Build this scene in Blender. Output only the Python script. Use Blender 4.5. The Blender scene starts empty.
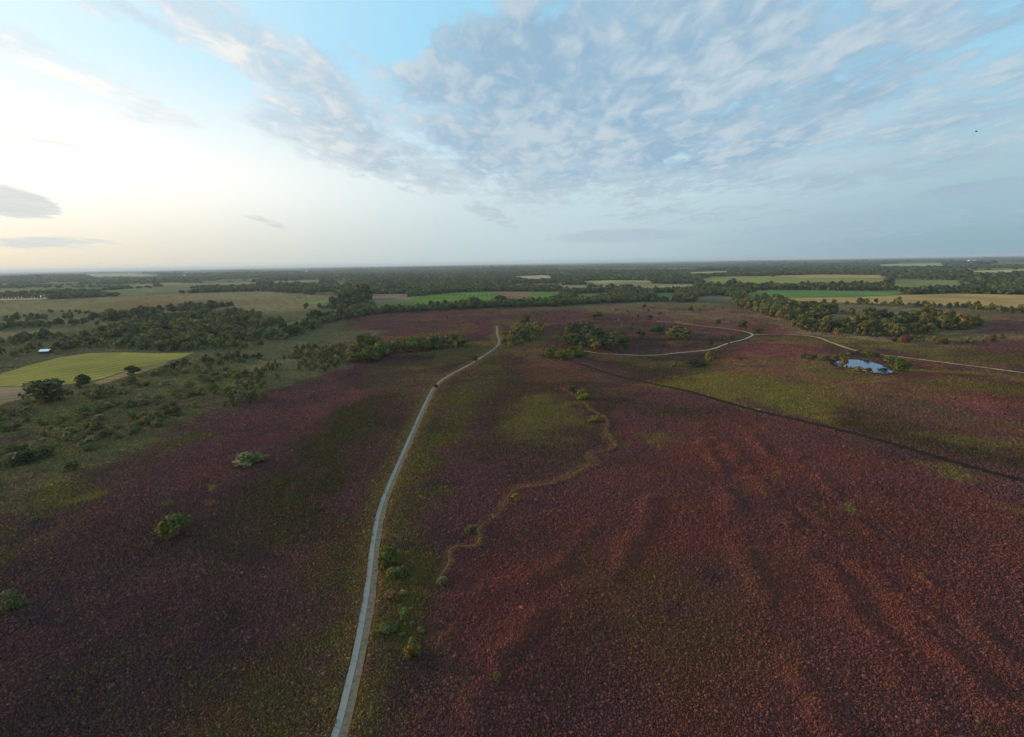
import bpy, math, random
import numpy as np
from mathutils import Matrix, Vector

sc = bpy.context.scene
C = sc.collection
rad = math.radians

# ------------------------------------------------------------------ camera
CAM_H = 80.0
FPX = 569.0                      # focal length in pixels of the 1024 px wide frame
PITCH, ROLL = rad(10.5), rad(0.95)
Fw = Vector((0, math.cos(PITCH), -math.sin(PITCH)))
Ru = Vector((1, 0, 0))
Uu = Vector((0, math.sin(PITCH), math.cos(PITCH)))
Rr = Ru * math.cos(ROLL) - Uu * math.sin(ROLL)
Ur = Ru * math.sin(ROLL) + Uu * math.cos(ROLL)
cd = bpy.data.cameras.new('camera')
cam = bpy.data.objects.new('camera', cd); C.objects.link(cam)
cd.sensor_fit = 'HORIZONTAL'; cd.sensor_width = 36.0
cd.lens = 36.0 * FPX / 1024.0
cd.clip_start = 0.5; cd.clip_end = 200000.0
cam.matrix_world = Matrix(((Rr.x, Ur.x, -Fw.x, 0), (Rr.y, Ur.y, -Fw.y, 0), (Rr.z, Ur.z, -Fw.z, CAM_H), (0, 0, 0, 1)))
sc.camera = cam

# ------------------------------------------------------------------ light
SUN_AZ, SUN_EL = rad(-68), rad(10)        # azimuth from +Y towards +X
sd = Vector((math.sin(SUN_AZ) * math.cos(SUN_EL), math.cos(SUN_AZ) * math.cos(SUN_EL), math.sin(SUN_EL)))
sl = bpy.data.lights.new('sun', 'SUN'); so = bpy.data.objects.new('sun', sl); C.objects.link(so)
sl.energy = 5.0; sl.angle = rad(0.5); sl.color = (1.0, 0.72, 0.44)
so.rotation_euler = sd.to_track_quat('Z', 'Y').to_euler()

sc.view_settings.view_transform = 'Standard'; sc.view_settings.look = 'None'
sc.view_settings.exposure = 0.0; sc.view_settings.gamma = 1.0; sc.view_settings.use_curve_mapping = False
sc.cycles.max_bounces = 4; sc.cycles.diffuse_bounces = 2; sc.cycles.glossy_bounces = 2
sc.cycles.transmission_bounces = 2; sc.cycles.volume_bounces = 0; sc.cycles.transparent_max_bounces = 4
sc.cycles.use_denoising = True
sc.cycles.sample_clamp_indirect = 4

# ------------------------------------------------------------------ world: sky and clouds
def at(px, py, z=0.0):
    """the point of the level z seen at a pixel of the photograph"""
    d = Fw + Rr * ((px - 512) / FPX) + Ur * ((368.5 - py) / FPX)
    t = (z - CAM_H) / d.z
    return (d.x * t, d.y * t)

def ang(px, py):
    d = Fw + Rr * ((px - 512) / FPX) + Ur * ((368.5 - py) / FPX); d.normalize()
    return math.degrees(math.atan2(d.x, d.y)), math.degrees(math.asin(d.z))

class NT:
    def __init__(s, nt): s.nt = nt
    def n(s, t, **kw):
        x = s.nt.nodes.new(t)
        for k, v in kw.items(): setattr(x, k, v)
        return x
    def put(s, sock, v):
        if hasattr(v, 'is_output'): s.nt.links.new(v, sock)
        else: sock.default_value = v
    def m(s, op, a, b=0.0, c=0.0):
        x = s.n('ShaderNodeMath', operation=op)
        for i, v in enumerate((a, b, c)): s.put(x.inputs[i], v)
        return x.outputs[0]
    def vm(s, op, a, b=(0, 0, 0)):
        x = s.n('ShaderNodeVectorMath', operation=op); s.put(x.inputs[0], a); s.put(x.inputs[1], b)
        return x.outputs['Value' if op in ('DOT_PRODUCT', 'LENGTH') else 'Vector']
    def mr(s, v, a, b, c=0.0, d=1.0, smooth=True):
        x = s.n('ShaderNodeMapRange', interpolation_type='SMOOTHSTEP' if smooth else 'LINEAR')
        for i, q in enumerate((v, a, b, c, d)): s.put(x.inputs[i], q)
        return x.outputs[0]
    def mix(s, f, a, b, bt='MIX'):
        x = s.n('ShaderNodeMix', data_type='RGBA', blend_type=bt)
        s.put(x.inputs[0], f)
        for i, v in ((6, a), (7, b)): s.put(x.inputs[i], v if hasattr(v, 'is_output') else (*v[:3], 1))
        return x.outputs[2]
    def noise(s, vec, scale, detail=4, rough=0.55, dist=0.0):
        x = s.n('ShaderNodeTexNoise', noise_dimensions='3D')
        s.put(x.inputs['Vector'], vec); x.inputs['Scale'].default_value = scale
        x.inputs['Detail'].default_value = detail; x.inputs['Roughness'].default_value = rough
        x.inputs['Distortion'].default_value = dist
        return x.outputs[0]
    def comb(s, x, y, z):
        q = s.n('ShaderNodeCombineXYZ')
        for i, v in enumerate((x, y, z)): s.put(q.inputs[i], v)
        return q.outputs[0]

w = bpy.data.worlds.new('World'); sc.world = w; w.use_nodes = True
w.node_tree.nodes.clear()
W = NT(w.node_tree)
tc = W.n('ShaderNodeTexCoord').outputs['Generated']
D = W.vm('NORMALIZE', tc)
sx = W.n('ShaderNodeSeparateXYZ'); W.put(sx.inputs[0], D)
X, Y, Z = sx.outputs
AZ = W.m('MULTIPLY', W.m('ARCTAN2', X, Y), 180 / math.pi)
EL = W.m('MULTIPLY', W.m('ARCSINE', Z), 180 / math.pi)
sky = W.n('ShaderNodeTexSky', sky_type='NISHITA')
sky.sun_disc = False; sky.sun_elevation = SUN_EL; sky.sun_rotation = SUN_AZ
sky.altitude = 80; sky.air_density = 1.0; sky.dust_density = 2.0; sky.ozone_density = 1.5
nish = W.vm('SCALE', sky.outputs[0]); nish.node.inputs['Scale'].default_value = 1.0
# clear air: pale and warm near the sun, blue away from it
side = W.mr(AZ, -34, 36)                                  # 0 towards the sun, 1 away
low = W.mr(AZ, -50, 4)
hor = W.mix(low, (9.2, 8.4, 6.8), W.mix(W.mr(AZ, 0, 40), (5.6, 7.1, 7.6), (3.0, 4.7, 5.7)))
mid = W.mix(W.mr(AZ, -42, 8), (12.6, 12.2, 11.2), W.mix(W.mr(AZ, 10, 45), (6.2, 8.0, 8.7), (4.2, 6.2, 7.2)))
top = W.mix(W.mr(AZ, -44, -2), (8.3, 10.5, 11.5), (4.0, 7.8, 10.2))
clear = W.mix(W.mr(EL, 0.0, 8.0), hor, mid)
clear = W.mix(W.mr(EL, 7.0, 18.5), clear, top)
side_c = W.mr(AZ, -40, 2)
base = W.mix(0.12, clear, nish)
# clouds: blots placed by direction, broken up by noise on a flat cloud layer
def blot(px, py, ax, ay, s=1.0, tilt=0.0):
    a0, e0 = ang(px, py)
    a1, _ = ang(px + ax, py); _, e1 = ang(px, py - ay)
    da, de = abs(a1 - a0), abs(e1 - e0)
    u = W.m('SUBTRACT', AZ, a0); v = W.m('SUBTRACT', EL, e0)
    ct, st = math.cos(tilt), math.sin(tilt)
    p = W.m('DIVIDE', W.m('ADD', W.m('MULTIPLY', u, ct), W.m('MULTIPLY', v, st)), da)
    q = W.m('DIVIDE', W.m('SUBTRACT', W.m('MULTIPLY', v, ct), W.m('MULTIPLY', u, st)), de)
    r = W.m('ADD', W.m('MULTIPLY', p, p), W.m('MULTIPLY', q, q))
    return W.m('MULTIPLY', W.mr(r, 2.2, 0.0), s)
blots = [(640, 88, 300, 118, .95, 0.0), (900, 150, 200, 40, .55, 0.10), (930, 95, 240, 90, .57, 0.12), (345, 140, 125, 30, .74, -0.30), (500, 150, 80, 45, .75, -0.5),
         (280, 50, 90, 26, .55, -0.55), (10, 202, 44, 15, 1.05, -0.12), (40, 243, 70, 6, .66, 0), (620, 236, 70, 7, .85, 0), (965, 190, 60, 7, .8, 0.1), (760, 240, 60, 4, .6, 0),
         (880, 222, 220, 16, .52, 0.08), (700, 215, 120, 10, .42, 0), (490, 215, 30, 8, .7, -0.4), (235, 35, 110, 36, .78, -0.55), (315, 85, 60, 40, .62, -0.5), (80, 75, 120, 24, .52, -0.35), (130, 20, 110, 18, .55, -0.3), (40, 140, 70, 8, .5, -.1), (300, 110, 90, 20, .5, -0.4), (270, 222, 26, 4, .5, -0.3)]
mask = None
for b in blots:
    o = blot(*b); mask = o if mask is None else W.m('MAXIMUM', mask, o)
gap = W.m('MAXIMUM', blot(385, 32, 38, 26, .6, -0.3), W.m('MAXIMUM', blot(180, 70, 75, 22, .5, -0.3), blot(700, 150, 40, 6, .3, 0.3)))
mask = W.m('SUBTRACT', mask, gap)
zz = W.m('ADD', W.m('MAXIMUM', Z, 0.0), 0.06)
PX, PY = W.m('DIVIDE', X, zz), W.m('DIVIDE', Y, zz)
P1 = W.comb(PX, W.m('MULTIPLY', PY, 0.55), 0.0)
n1 = W.noise(P1, 2.0, 8, 0.62, 0.5)
n2 = W.noise(W.comb(PX, W.m('MULTIPLY', PY, 0.45), 3.7), 8.5, 6, 0.54, 0.4)
n3 = W.noise(W.comb(PX, W.m('MULTIPLY', PY, 0.5), 9.1), 2.6, 6, 0.6, 0.3)
nn = W.m('ADD', W.m('MULTIPLY', n1, 0.5), W.m('MULTIPLY', n2, 0.5))
dens = W.m('ADD', mask, W.m('MULTIPLY', W.m('SUBTRACT', nn, 0.5), 2.6))
cov = W.m('MULTIPLY', W.mr(dens, 0.20, 0.80), W.mr(mask, 0.02, 0.3))
litc = W.mix(side_c, (11.0, 10.4, 9.7), (5.4, 6.4, 7.1))
drkc = W.mix(side_c, (6.9, 7.8, 8.3), (3.1, 4.7, 6.2))
cl = W.mix(W.mr(W.m('ADD', W.m('MULTIPLY', n3, 0.45), W.m('MULTIPLY', n2, 0.55)), 0.40, 0.62), drkc, litc)
lowc = W.m('MULTIPLY', W.mr(EL, 9.0, 5.5), .85)
cl = W.mix(lowc, cl, W.mix(side, (6.8, 7.2, 7.0), (3.5, 4.9, 6.0)))
skyc = W.mix(W.m('MULTIPLY', cov, 0.93), base, cl)
bg = W.n('ShaderNodeBackground'); W.put(bg.inputs[0], skyc); bg.inputs[1].default_value = 0.10
wo = W.n('ShaderNodeOutputWorld'); W.nt.links.new(bg.outputs[0], wo.inputs[0])

# ------------------------------------------------------------------ helpers
rng = np.random.default_rng(11)
random.seed(5)
def tag(o, label=None, cat=None, group=None, kind=None):
    for k, v in (('label', label), ('category', cat), ('group', group), ('kind', kind)):
        if v: o[k] = v
    return o

def mesh_np(name, V, F, cols=None, smooth=False):
    """V (n,3), F (m,k) all faces of one size k"""
    me = bpy.data.meshes.new(name)
    V = np.asarray(V, np.float32); F = np.asarray(F, np.int32); k = F.shape[1]
    me.vertices.add(len(V)); me.vertices.foreach_set('co', V.ravel())
    me.loops.add(F.size); me.loops.foreach_set('vertex_index', F.ravel())
    me.polygons.add(len(F)); me.polygons.foreach_set('loop_start', np.arange(0, F.size, k, dtype=np.int32))
    if smooth: me.polygons.foreach_set('use_smooth', np.ones(len(F), bool))
    if cols is not None:
        a = me.attributes.new('tint', 'FLOAT_COLOR', 'POINT')
        c = np.ones((len(V), 4), np.float32); c[:, :3] = cols
        a.data.foreach_set('color', c.ravel())
    me.update(calc_edges=True)
    return me

def obj(name, me, mat=None, parent=None, loc=(0, 0, 0)):
    o = bpy.data.objects.new(name, me); C.objects.link(o); o.location = loc
    if mat and me and not me.materials: me.materials.append(mat)
    if parent: o.parent = parent
    return o

def hash2(ix, iy, seed):
    h = (ix.astype(np.int64) * 374761393 + iy.astype(np.int64) * 668265263 + seed * 1442695041) & 0xFFFFFFFF
    h = ((h ^ (h >> 13)) * 1274126177) & 0xFFFFFFFF
    h = ((h ^ (h >> 16)) * 2246822519) & 0xFFFFFFFF
    return ((h ^ (h >> 15)) & 0xFFFFFF) / float(0xFFFFFF)
def vnoise(x, y, seed=0):
    ix, iy = np.floor(x), np.floor(y); fx, fy = x - ix, y - iy
    fx = fx * fx * (3 - 2 * fx); fy = fy * fy * (3 - 2 * fy)
    ix = ix.astype(np.int64); iy = iy.astype(np.int64)
    a, b = hash2(ix, iy, seed), hash2(ix + 1, iy, seed); c, d = hash2(ix, iy + 1, seed), hash2(ix + 1, iy + 1, seed)
    return (a + (b - a) * fx) * (1 - fy) + (c + (d - c) * fx) * fy
def fbm(x, y, s, seed=0, octv=4, gain=0.5):
    t, amp, tot = 0.0, 1.0, 0.0
    u, v = x / s, y / s
    for i in range(octv):
        t = t + amp * vnoise(u + i * 17.3, v - i * 9.1, seed + i); tot += amp; amp *= gain
        u, v = u * 1.9 + v * 0.6, v * 1.9 - u * 0.6
    return t / tot                       # 0..1
def sstep(x, a, b):
    t = np.clip((x - a) / (b - a), 0, 1); return t * t * (3 - 2 * t)

def world_poly(pts, z=0.0): return np.array([at(px, py, z) for px, py in pts])
def seg_dist(x, y, P, closed=False):
    d = np.full(x.shape, 1e18); n = len(P)
    for i in range(n if closed else n - 1):
        a, b = P[i], P[(i + 1) % n]; e = b - a; L = max(1e-9, e @ e)
        t = np.clip(((x - a[0]) * e[0] + (y - a[1]) * e[1]) / L, 0, 1)
        d = np.minimum(d, (x - a[0] - t * e[0]) ** 2 + (y - a[1] - t * e[1]) ** 2)
    return np.sqrt(d)
def inside(x, y, P):
    r = np.zeros(x.shape, bool); n = len(P)
    for i in range(n):
        (x0, y0), (x1, y1) = P[i], P[(i + 1) % n]
        if y0 == y1: continue
        c = ((y0 > y) != (y1 > y)) & (x < (x1 - x0) * (y - y0) / (y1 - y0) + x0); r ^= c
    return r
def sdf(x, y, P):
    d = seg_dist(x, y, P, True); return np.where(inside(x, y, P), d, -d)

def catmull(P, n=8):
    P = [np.array(p, float) for p in P]; P = [2 * P[0] - P[1]] + P + [2 * P[-1] - P[-2]]; out = []
    for i in range(1, len(P) - 2):
        for k in range(n):
            t = k / n; a, b, c, d = P[i - 1:i + 3]
            out.append(.5 * (2 * b + (c - a) * t + (2 * a - 5 * b + 4 * c - d) * t * t + (3 * b - a - 3 * c + d) * t ** 3))
    out.append(P[-2]); return np.array(out)

# ------------------------------------------------------------------ lay of the land, in metres
PATH_L = [(290, 860), (331, 737), (344, 690), (356.6, 640), (366.7, 580), (372, 540), (382, 500), (403.5, 450), (421, 411), (433, 387.5), (447, 376), (474.5, 361), (497, 345), (496.6, 334), (496.5, 326)]
PATH_R = [(309, 860), (348, 737), (359, 690), (368, 640), (377, 580), (381, 540), (388.5, 500), (408.5, 450), (425, 411), (436.5, 388), (449.5, 377), (477, 361.6), (500, 345.3), (498.8, 334), (498, 326)]
pl, pr = world_poly(PATH_L), world_poly(PATH_R)
PATH = catmull((pl + pr) / 2, 10)
def chain(px): return catmull(world_poly(px), 8)
SAND = chain([(568, 348.6), (575, 350), (590, 352), (601, 353.5), (620, 354.5), (640, 355.5), (659, 355), (678, 353), (710, 349.6), (727.6, 343.6), (745, 339), (752.5, 334.7), (744, 331.6), (724, 328.4), (700, 326), (676, 322.5), (655, 321.5)])
LANE = chain([(752.5, 334.7), (775, 334.2), (790, 334.6), (815, 337), (830, 342), (850, 349), (870, 353.5), (900, 357), (940, 362), (980, 367), (1024, 373), (1090, 381)])
DITCH = chain([(578, 363), (601, 371), (618, 376), (658, 385), (687, 391), (725, 402), (762, 412), (815, 424), (868, 437), (920, 452), (968, 466), (1024, 481), (1110, 504)])
TRAIL = chain([(437, 578), (441, 574), (448, 563), (449, 551), (457, 546), (475, 545), (480, 535), (477, 530), (485, 522), (498, 512), (505, 501), (513, 489.5), (531, 486), (550, 483), (566, 477), (585, 467), (598, 463), (590, 454), (605, 450), (614, 446), (609, 438), (605, 430), (606, 419), (590, 409), (582, 401), (570, 393), (562, 387)])
POND = catmull(world_poly([(833, 363), (841, 360.5), (850, 359.8), (862, 360.5), (872, 362.5), (882, 365.5), (891, 370), (893, 373), (884, 373.8), (872, 372.8), (862, 371), (850, 368), (838, 366.5), (833, 363)]), 4)[:-1]

# fields: (name, label, pixel outline, colour, stripes)
FIELDS = [
 ('meadow', 'bright yellow-green mown meadow below the dark wood', [(-30, 382), (0, 374), (30, 365), (60, 357.5), (92, 353), (125, 352.5), (160, 353.5), (195, 352.6), (178, 359), (150, 366), (128, 370.5), (100, 379.5), (62, 385), (30, 386.5), (0, 386.5), (-30, 389)], (0.200, 0.178, 0.046)),
 ('stubble_field', 'pale brown stubble strip at the near corner of the meadow', [(-30, 389.4), (0, 387), (30, 387), (60, 385.6), (44, 392), (25, 398), (0, 405), (-30, 413)], (0.20, 0.145, 0.085)),
 ('grass_verge', 'straw-coloured strip along the near edge of the meadow', [(92, 383), (128, 371), (150, 366.5), (166, 362), (168, 364), (150, 370), (125, 377), (100, 385)], (0.19, 0.14, 0.07)),
 ('clearing', 'narrow green clearing between the tree belts', [(264, 329), (280, 325), (300, 320.5), (312, 318), (313, 320), (300, 323), (280, 329), (268, 331.5)], (0.10, 0.135, 0.04)),
 ('pasture', 'vivid green pasture beyond the long hedgerow', [(410, 298), (430, 295), (455, 292.5), (488, 291.5), (500, 294), (506, 299.3), (480, 301), (450, 303), (420, 305), (372, 308.5), (371, 306), (395, 304), (413, 301)], (0.085, 0.145, 0.030)),
 ('pasture', 'small vivid green pasture at the end of the brown field', [(531, 292), (558, 292), (560, 294), (545, 298), (528, 298.8)], (0.10, 0.145, 0.035)),
 ('ploughed_field', 'brown ploughed field left of the vivid green pasture', [(367, 294.2), (406, 294), (409, 299), (380, 300.7), (368, 301)], (0.175, 0.115, 0.075)),
 ('ploughed_field', 'brown ploughed field right of the vivid green pasture', [(489, 291.5), (530, 291.8), (527, 299), (507, 299.3), (501, 294)], (0.165, 0.105, 0.065)),
 ('sandy_field', 'pale sandy field far off among the woods', [(514, 276.3), (540, 275.2), (549, 275.6), (552, 278.3), (538, 279.5), (516, 277.8)], (0.33, 0.25, 0.15)),
 ('hay_field', 'pale green hay field between two belts of wood', [(579, 281), (610, 280.2), (650, 280.6), (652, 282.3), (620, 282.6), (600, 284)], (0.24, 0.22, 0.10)),
 ('fallow_field', 'small dull brown fallow field before the woods', [(561, 285.2), (587, 285), (585, 288.6), (562, 288.4)], (0.20, 0.16, 0.09)),
 ('fallow_field', 'long beige fallow strip in front of the woods', [(640, 285.4), (688, 285.3), (686, 288), (642, 288.3)], (0.24, 0.18, 0.10)),
 ('hay_field', 'thin pale green hay strip high among the woods', [(689, 272), (728, 271), (729, 272.6), (690, 273.8)], (0.25, 0.26, 0.11)),
 ('crop_field', 'large yellow-green crop field before the dark forest', [(703, 278.6), (735, 276.6), (768, 276.2), (800, 278.6), (884, 279.2), (884, 282), (830, 282.5), (760, 284.5), (706, 282.5)], (0.19, 0.19, 0.055)),
 ('corn_field', 'golden cut corn field under the dark forest edge', [(769, 275.8), (820, 274.6), (879, 275), (884, 278.6), (800, 278.3)], (0.30, 0.21, 0.09)),
 ('pasture', 'long strip of bright green pasture above the golden field', [(746, 293), (775, 291), (830, 291), (905, 292.6), (900, 295), (850, 296.8), (785, 297.6), (752, 297.2)], (0.085, 0.165, 0.045)),
 ('corn_field', 'wide golden cut corn field above the hedgerow of round trees', [(785, 298.2), (850, 297.2), (902, 295.4), (950, 293.4), (1024, 295), (1100, 297), (1100, 315), (1024, 308.5), (950, 306), (870, 303.5), (800, 301.5)], (0.30, 0.195, 0.075)),
 ('crop_field', 'pale yellow crop field near the skyline', [(973, 271), (1024, 269.4), (1090, 268.5), (1090, 271), (1024, 272), (975, 273.4)], (0.33, 0.29, 0.12)),
 ('hay_field', 'faint pale field just under the hazy skyline', [(878, 264.2), (942, 263.4), (943, 266), (880, 266.4)], (0.26, 0.25, 0.13)),
 ('pasture', 'dull green pasture between hedgerow and far wood', [(894, 280.5), (958, 280), (962, 286.5), (930, 288), (895, 287)], (0.15, 0.16, 0.06)),
 ('pasture', 'misty pale green pasture below the skyline', [(78, 274.2), (130, 273.2), (160, 275.4), (140, 276.6), (90, 277)], (0.22, 0.24, 0.12)),
 ('pasture', 'misty green pasture beside the far grey wood', [(96, 291.5), (130, 288.6), (175, 288), (205, 289), (160, 291.6), (128, 293.6)], (0.13, 0.132, 0.065)),
 ('corn_field', 'pale corn field behind the row of slim trees', [(-30, 297.5), (0, 297), (46, 296.4), (47, 299.4), (0, 300.6), (-30, 301)], (0.34, 0.26, 0.13)),
 ('pasture', 'green pasture left of the copse of tall trees', [(306, 301.6), (336, 296.5), (350, 296), (330, 303), (310, 305)], (0.13, 0.16, 0.05)),
]
FIELDS += [
 ('clearing', 'grey-green clearing in the wood at the far edge of the heath', [(696, 297.5), (718, 295.5), (735, 298), (728, 301.5), (702, 301)], (0.105, 0.10, 0.06)),
 ('clearing', 'small bright green clearing in the wood at the far edge of the heath', [(655, 293), (674, 292.6), (676, 297), (658, 297.6)], (0.075, 0.115, 0.04)),
 ('clearing', 'dull green clearing behind the end of the brown field', [(568, 295.4), (604, 292.8), (612, 294.6), (590, 297.6)], (0.10, 0.115, 0.045)),
]
FW = [(f, world_poly(f[2])) for f in FIELDS]

# heath colours
HR = (0.106, 0.033, 0.025); HP = (0.080, 0.034, 0.034); HD = (0.034, 0.022, 0.021); HK = (0.150, 0.048, 0.044)
OL = (0.064, 0.054, 0.013); OD = (0.034, 0.029, 0.012); OR = (0.160, 0.066, 0.026); YG = (0.112, 0.094, 0.019)
MB = (0.185, 0.140, 0.074); GR = (0.094, 0.080, 0.029); GG = (0.092, 0.084, 0.038)
RD = (0.132, 0.043, 0.028)  # sunlit red painted onto the ridges
# zones: (colour, softness in metres, strength, pixel outline)
ZONES = [
 (GG, 20, .95, [(-400, 302), (350, 302), (345, 330), (300, 368), (255, 392), (0, 408), (-400, 470)]),
 (MB, 20, .70, [(735, 300), (800, 303), (900, 306), (1024, 311), (1300, 318), (1300, 350), (1024, 338), (900, 346), (800, 334), (760, 318)]),
 (HR, 14, .55, [(430, 737), (440, 600), (520, 520), (620, 470), (700, 410), (800, 440), (1024, 500), (1200, 560), (1200, 900), (430, 900)]),
 (HD, 12, .62, [(-200, 590), (60, 560), (190, 580), (290, 600), (200, 700), (150, 900), (-300, 900)]),  # dark heather, with the lens darkening of the corner painted in
 (HD, 8, .45, [(520, 640), (610, 600), (640, 700), (600, 760), (500, 760)]),
 (OL, 14, .30, [(600, 540), (760, 560), (780, 640), (700, 700), (600, 640)]),
 (OL, 13, .66, [(150, 760), (235, 690), (290, 640), (345, 545), (372, 500), (398, 440), (421, 402), (436, 380), (424, 411), (376, 540), (356, 640), (331, 737), (300, 800)]),
 (OD, 12, .85, [(205, 560), (250, 490), (290, 440), (350, 405), (402, 386), (412, 400), (372, 445), (335, 500), (322, 545), (255, 575)]),
 (GR, 10, .90, [(-60, 412), (0, 407), (60, 393), (130, 373), (200, 358), (250, 357), (300, 372), (258, 398), (200, 428), (110, 462), (60, 490), (0, 520), (-80, 560)]),
 (OL, 8, .60, [(-60, 560), (0, 500), (90, 470), (190, 440), (215, 440), (150, 475), (60, 515), (20, 570), (-20, 640), (-90, 660)]),
 (HP, 8, .6, [(60, 480), (150, 440), (235, 400), (300, 385), (290, 420), (200, 460), (100, 520)]),
 (HK, 10, .30, [(285, 425), (320, 392), (352, 384), (346, 408), (322, 430), (290, 440)]),
 (HD, 10, .60, [(335, 372), (400, 358), (470, 347), (492, 345), (440, 374), (400, 384), (340, 390)]),
 (GG, 14, .95, [(190, 356), (250, 350), (300, 336), (350, 330), (395, 330), (345, 348), (343, 366), (285, 386), (240, 385), (255, 364)]),
 (MB, 10, .5, [(256, 362), (300, 357), (296, 366), (256, 370)]),
 (OR, 12, .55, [(350, 342), (400, 335), (470, 326), (478, 331), (400, 341), (352, 347)]),
 (HP, 16, .70, [(372, 338), (400, 324), (470, 312), (498, 309), (520, 320), (490, 336), (420, 334)]),
 (OL, 8, .80, [(380, 580), (388, 545), (396, 500), (415, 450), (432, 411), (445, 385), (500, 352), (505, 372), (470, 420), (440, 480), (425, 540), (430, 600), (450, 680), (430, 760), (345, 790), (352, 737), (372, 640)]),
 (OD, 10, .55, [(470, 395), (520, 365), (600, 380), (640, 400), (720, 412), (690, 420), (620, 410), (600, 440), (560, 470), (510, 480), (480, 450)]),
 (YG, 10, .58, [(500, 425), (512, 402), (545, 394), (578, 405), (585, 425), (560, 440), (525, 445)]),
 (YG, 5, .25, [(560, 484), (590, 464), (612, 448), (606, 430), (596, 436), (604, 446), (578, 462), (545, 480)]),
 (OR, 14, .28, [(515, 365), (560, 365), (600, 375), (560, 384), (520, 378)]),
 (OD, 15, .75, [(610, 358), (680, 356), (720, 350), (756, 352), (712, 372), (650, 382), (600, 366)]),
 (HD, 15, .6, [(600, 340), (660, 334), (730, 336), (742, 338), (690, 350), (640, 353)]),
 (YG, 9, .80, [(640, 384), (690, 376), (740, 372), (800, 384), (835, 402), (840, 424), (780, 412), (720, 398), (665, 386)]),
 (OD, 9, .75, [(830, 404), (900, 418), (1024, 448), (1100, 470), (1100, 496), (1024, 476), (920, 446), (845, 428)]),
 (YG, 9, .6, [(920, 428), (1024, 440), (1060, 455), (1000, 450)]),
 (HK, 12, .85, [(705, 366), (745, 350), (770, 342), (800, 340), (815, 350), (830, 366), (900, 380), (1024, 398), (1100, 408), (1100, 428), (1024, 420), (910, 400), (860, 396), (800, 378), (755, 378)]),
 (HR, 12, .7, [(860, 372), (930, 366), (1024, 380), (1100, 395), (1100, 420), (940, 392)]),
 (YG, 7, .7, [(808, 352), (832, 358), (840, 368), (872, 376), (900, 380), (880, 384), (840, 376), (808, 368)]),
 (YG, 7, .6, [(795, 386), (830, 380), (850, 390), (820, 400), (800, 396)]),
 (OL, 8, .7, [(900, 378), (1024, 386), (1100, 394), (1100, 400), (1024, 394), (930, 386)]),
 (YG, 7, .7, [(880, 374), (915, 368), (1024, 376), (1100, 386), (1100, 391), (1024, 382), (930, 374)]),
 (OL, 12, .8, [(790, 346), (850, 342), (900, 344), (960, 350), (1024, 352), (1100, 356), (1100, 370), (1024, 366), (900, 352), (830, 338)]),
 (GR, 12, .6, [(830, 338), (920, 345), (1000, 342), (930, 352), (860, 350)]),
 (YG, 8, .6, [(836, 337), (900, 341), (906, 348), (868, 350), (846, 344)]),
 (HP, 20, .8, [(985, 318), (1024, 317), (1100, 320), (1100, 340), (1024, 336), (970, 335)]),  # long cast shadow of the wood, painted as purple ground colour
 (HR, 20, .6, [(930, 309), (1024, 313), (1100, 319), (1100, 322), (1000, 316)]),
 (HD, 20, .5, [(540, 330), (620, 318), (680, 318), (640, 332), (570, 345)]),
 (HP, 25, .8, [(560, 312), (620, 306), (700, 308), (740, 320), (700, 325), (600, 322)]),
 (MB, 30, .38, [(560, 306), (640, 301), (720, 303), (760, 316), (740, 322), (640, 316), (600, 312)]),
 (HK, 15, .6, [(655, 318), (740, 326), (750, 331), (700, 326), (650, 323)]),
 (HK, 15, .7, [(755, 324), (790, 330), (800, 336), (760, 334)]),
 (MB, 60, .95, [(-60, 303), (60, 299), (160, 294), (260, 291), (330, 296), (335, 306), (280, 312), (180, 314), (60, 316), (-60, 320)]),
 (OR, 40, .45, [(60, 306), (160, 298), (240, 300), (300, 303), (200, 306), (120, 310)]),
 (GG, 40, .8, [(-60, 318), (60, 312), (130, 312), (100, 330), (40, 352), (-60, 370)]),
 (MB, 20, .6, [(-60, 335), (30, 330), (70, 330), (40, 338), (-60, 344)]),
 (YG, 8, .6, [(640, 432), (668, 430), (670, 442), (642, 446)]),
 (YG, 5, .8, [(925, 463), (950, 465), (975, 472), (960, 476), (935, 470)]),
 (YG, 5, .6, [(995, 500), (1024, 508), (1040, 520), (1010, 512)]),
 (YG, 2, .8, [(842, 506), (852, 508), (856, 516), (848, 515)]),
 (YG, 3, .7, [(36, 505), (60, 498), (85, 495), (80, 503), (50, 510)]),
 (OL, 3, .8, [(160, 440), (200, 434), (215, 436), (170, 450), (150, 456)]),
 (YG, 2, .8, [(195, 488), (215, 484), (210, 492)]), (YG, 2, .8, [(145, 505), (158, 504), (155, 510)]),
 (OR, 2, .8, [(206, 502), (222, 494), (224, 498), (212, 506)]),
]
# tall sunlit ridges of old heather running across the lower right: low banks, the red of the sun on them painted into the colour
RIDGES = [chain(p) for p in ([(700, 425), (760, 480), (815, 560), (850, 610), (905, 680), (960, 750)], [(770, 430), (850, 510), (930, 590), (1040, 690)], [(735, 420), (760, 445), (800, 500), (840, 545), (875, 580), (925, 635), (975, 690), (1030, 745)],
          [(700, 440), (722, 480), (745, 560), (760, 605), (790, 660), (850, 760)], [(820, 560), (850, 600), (880, 650), (940, 740)],
          [(905, 600), (960, 650), (1040, 730)], [(480, 720), (500, 650), (560, 600), (620, 560), (650, 500)], [(440, 640), (490, 590), (560, 560), (600, 520)])]
for _x in (): pass
ZW = [(np.array(c), s, k, world_poly(p)) for c, s, k, p in ZONES]

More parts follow.
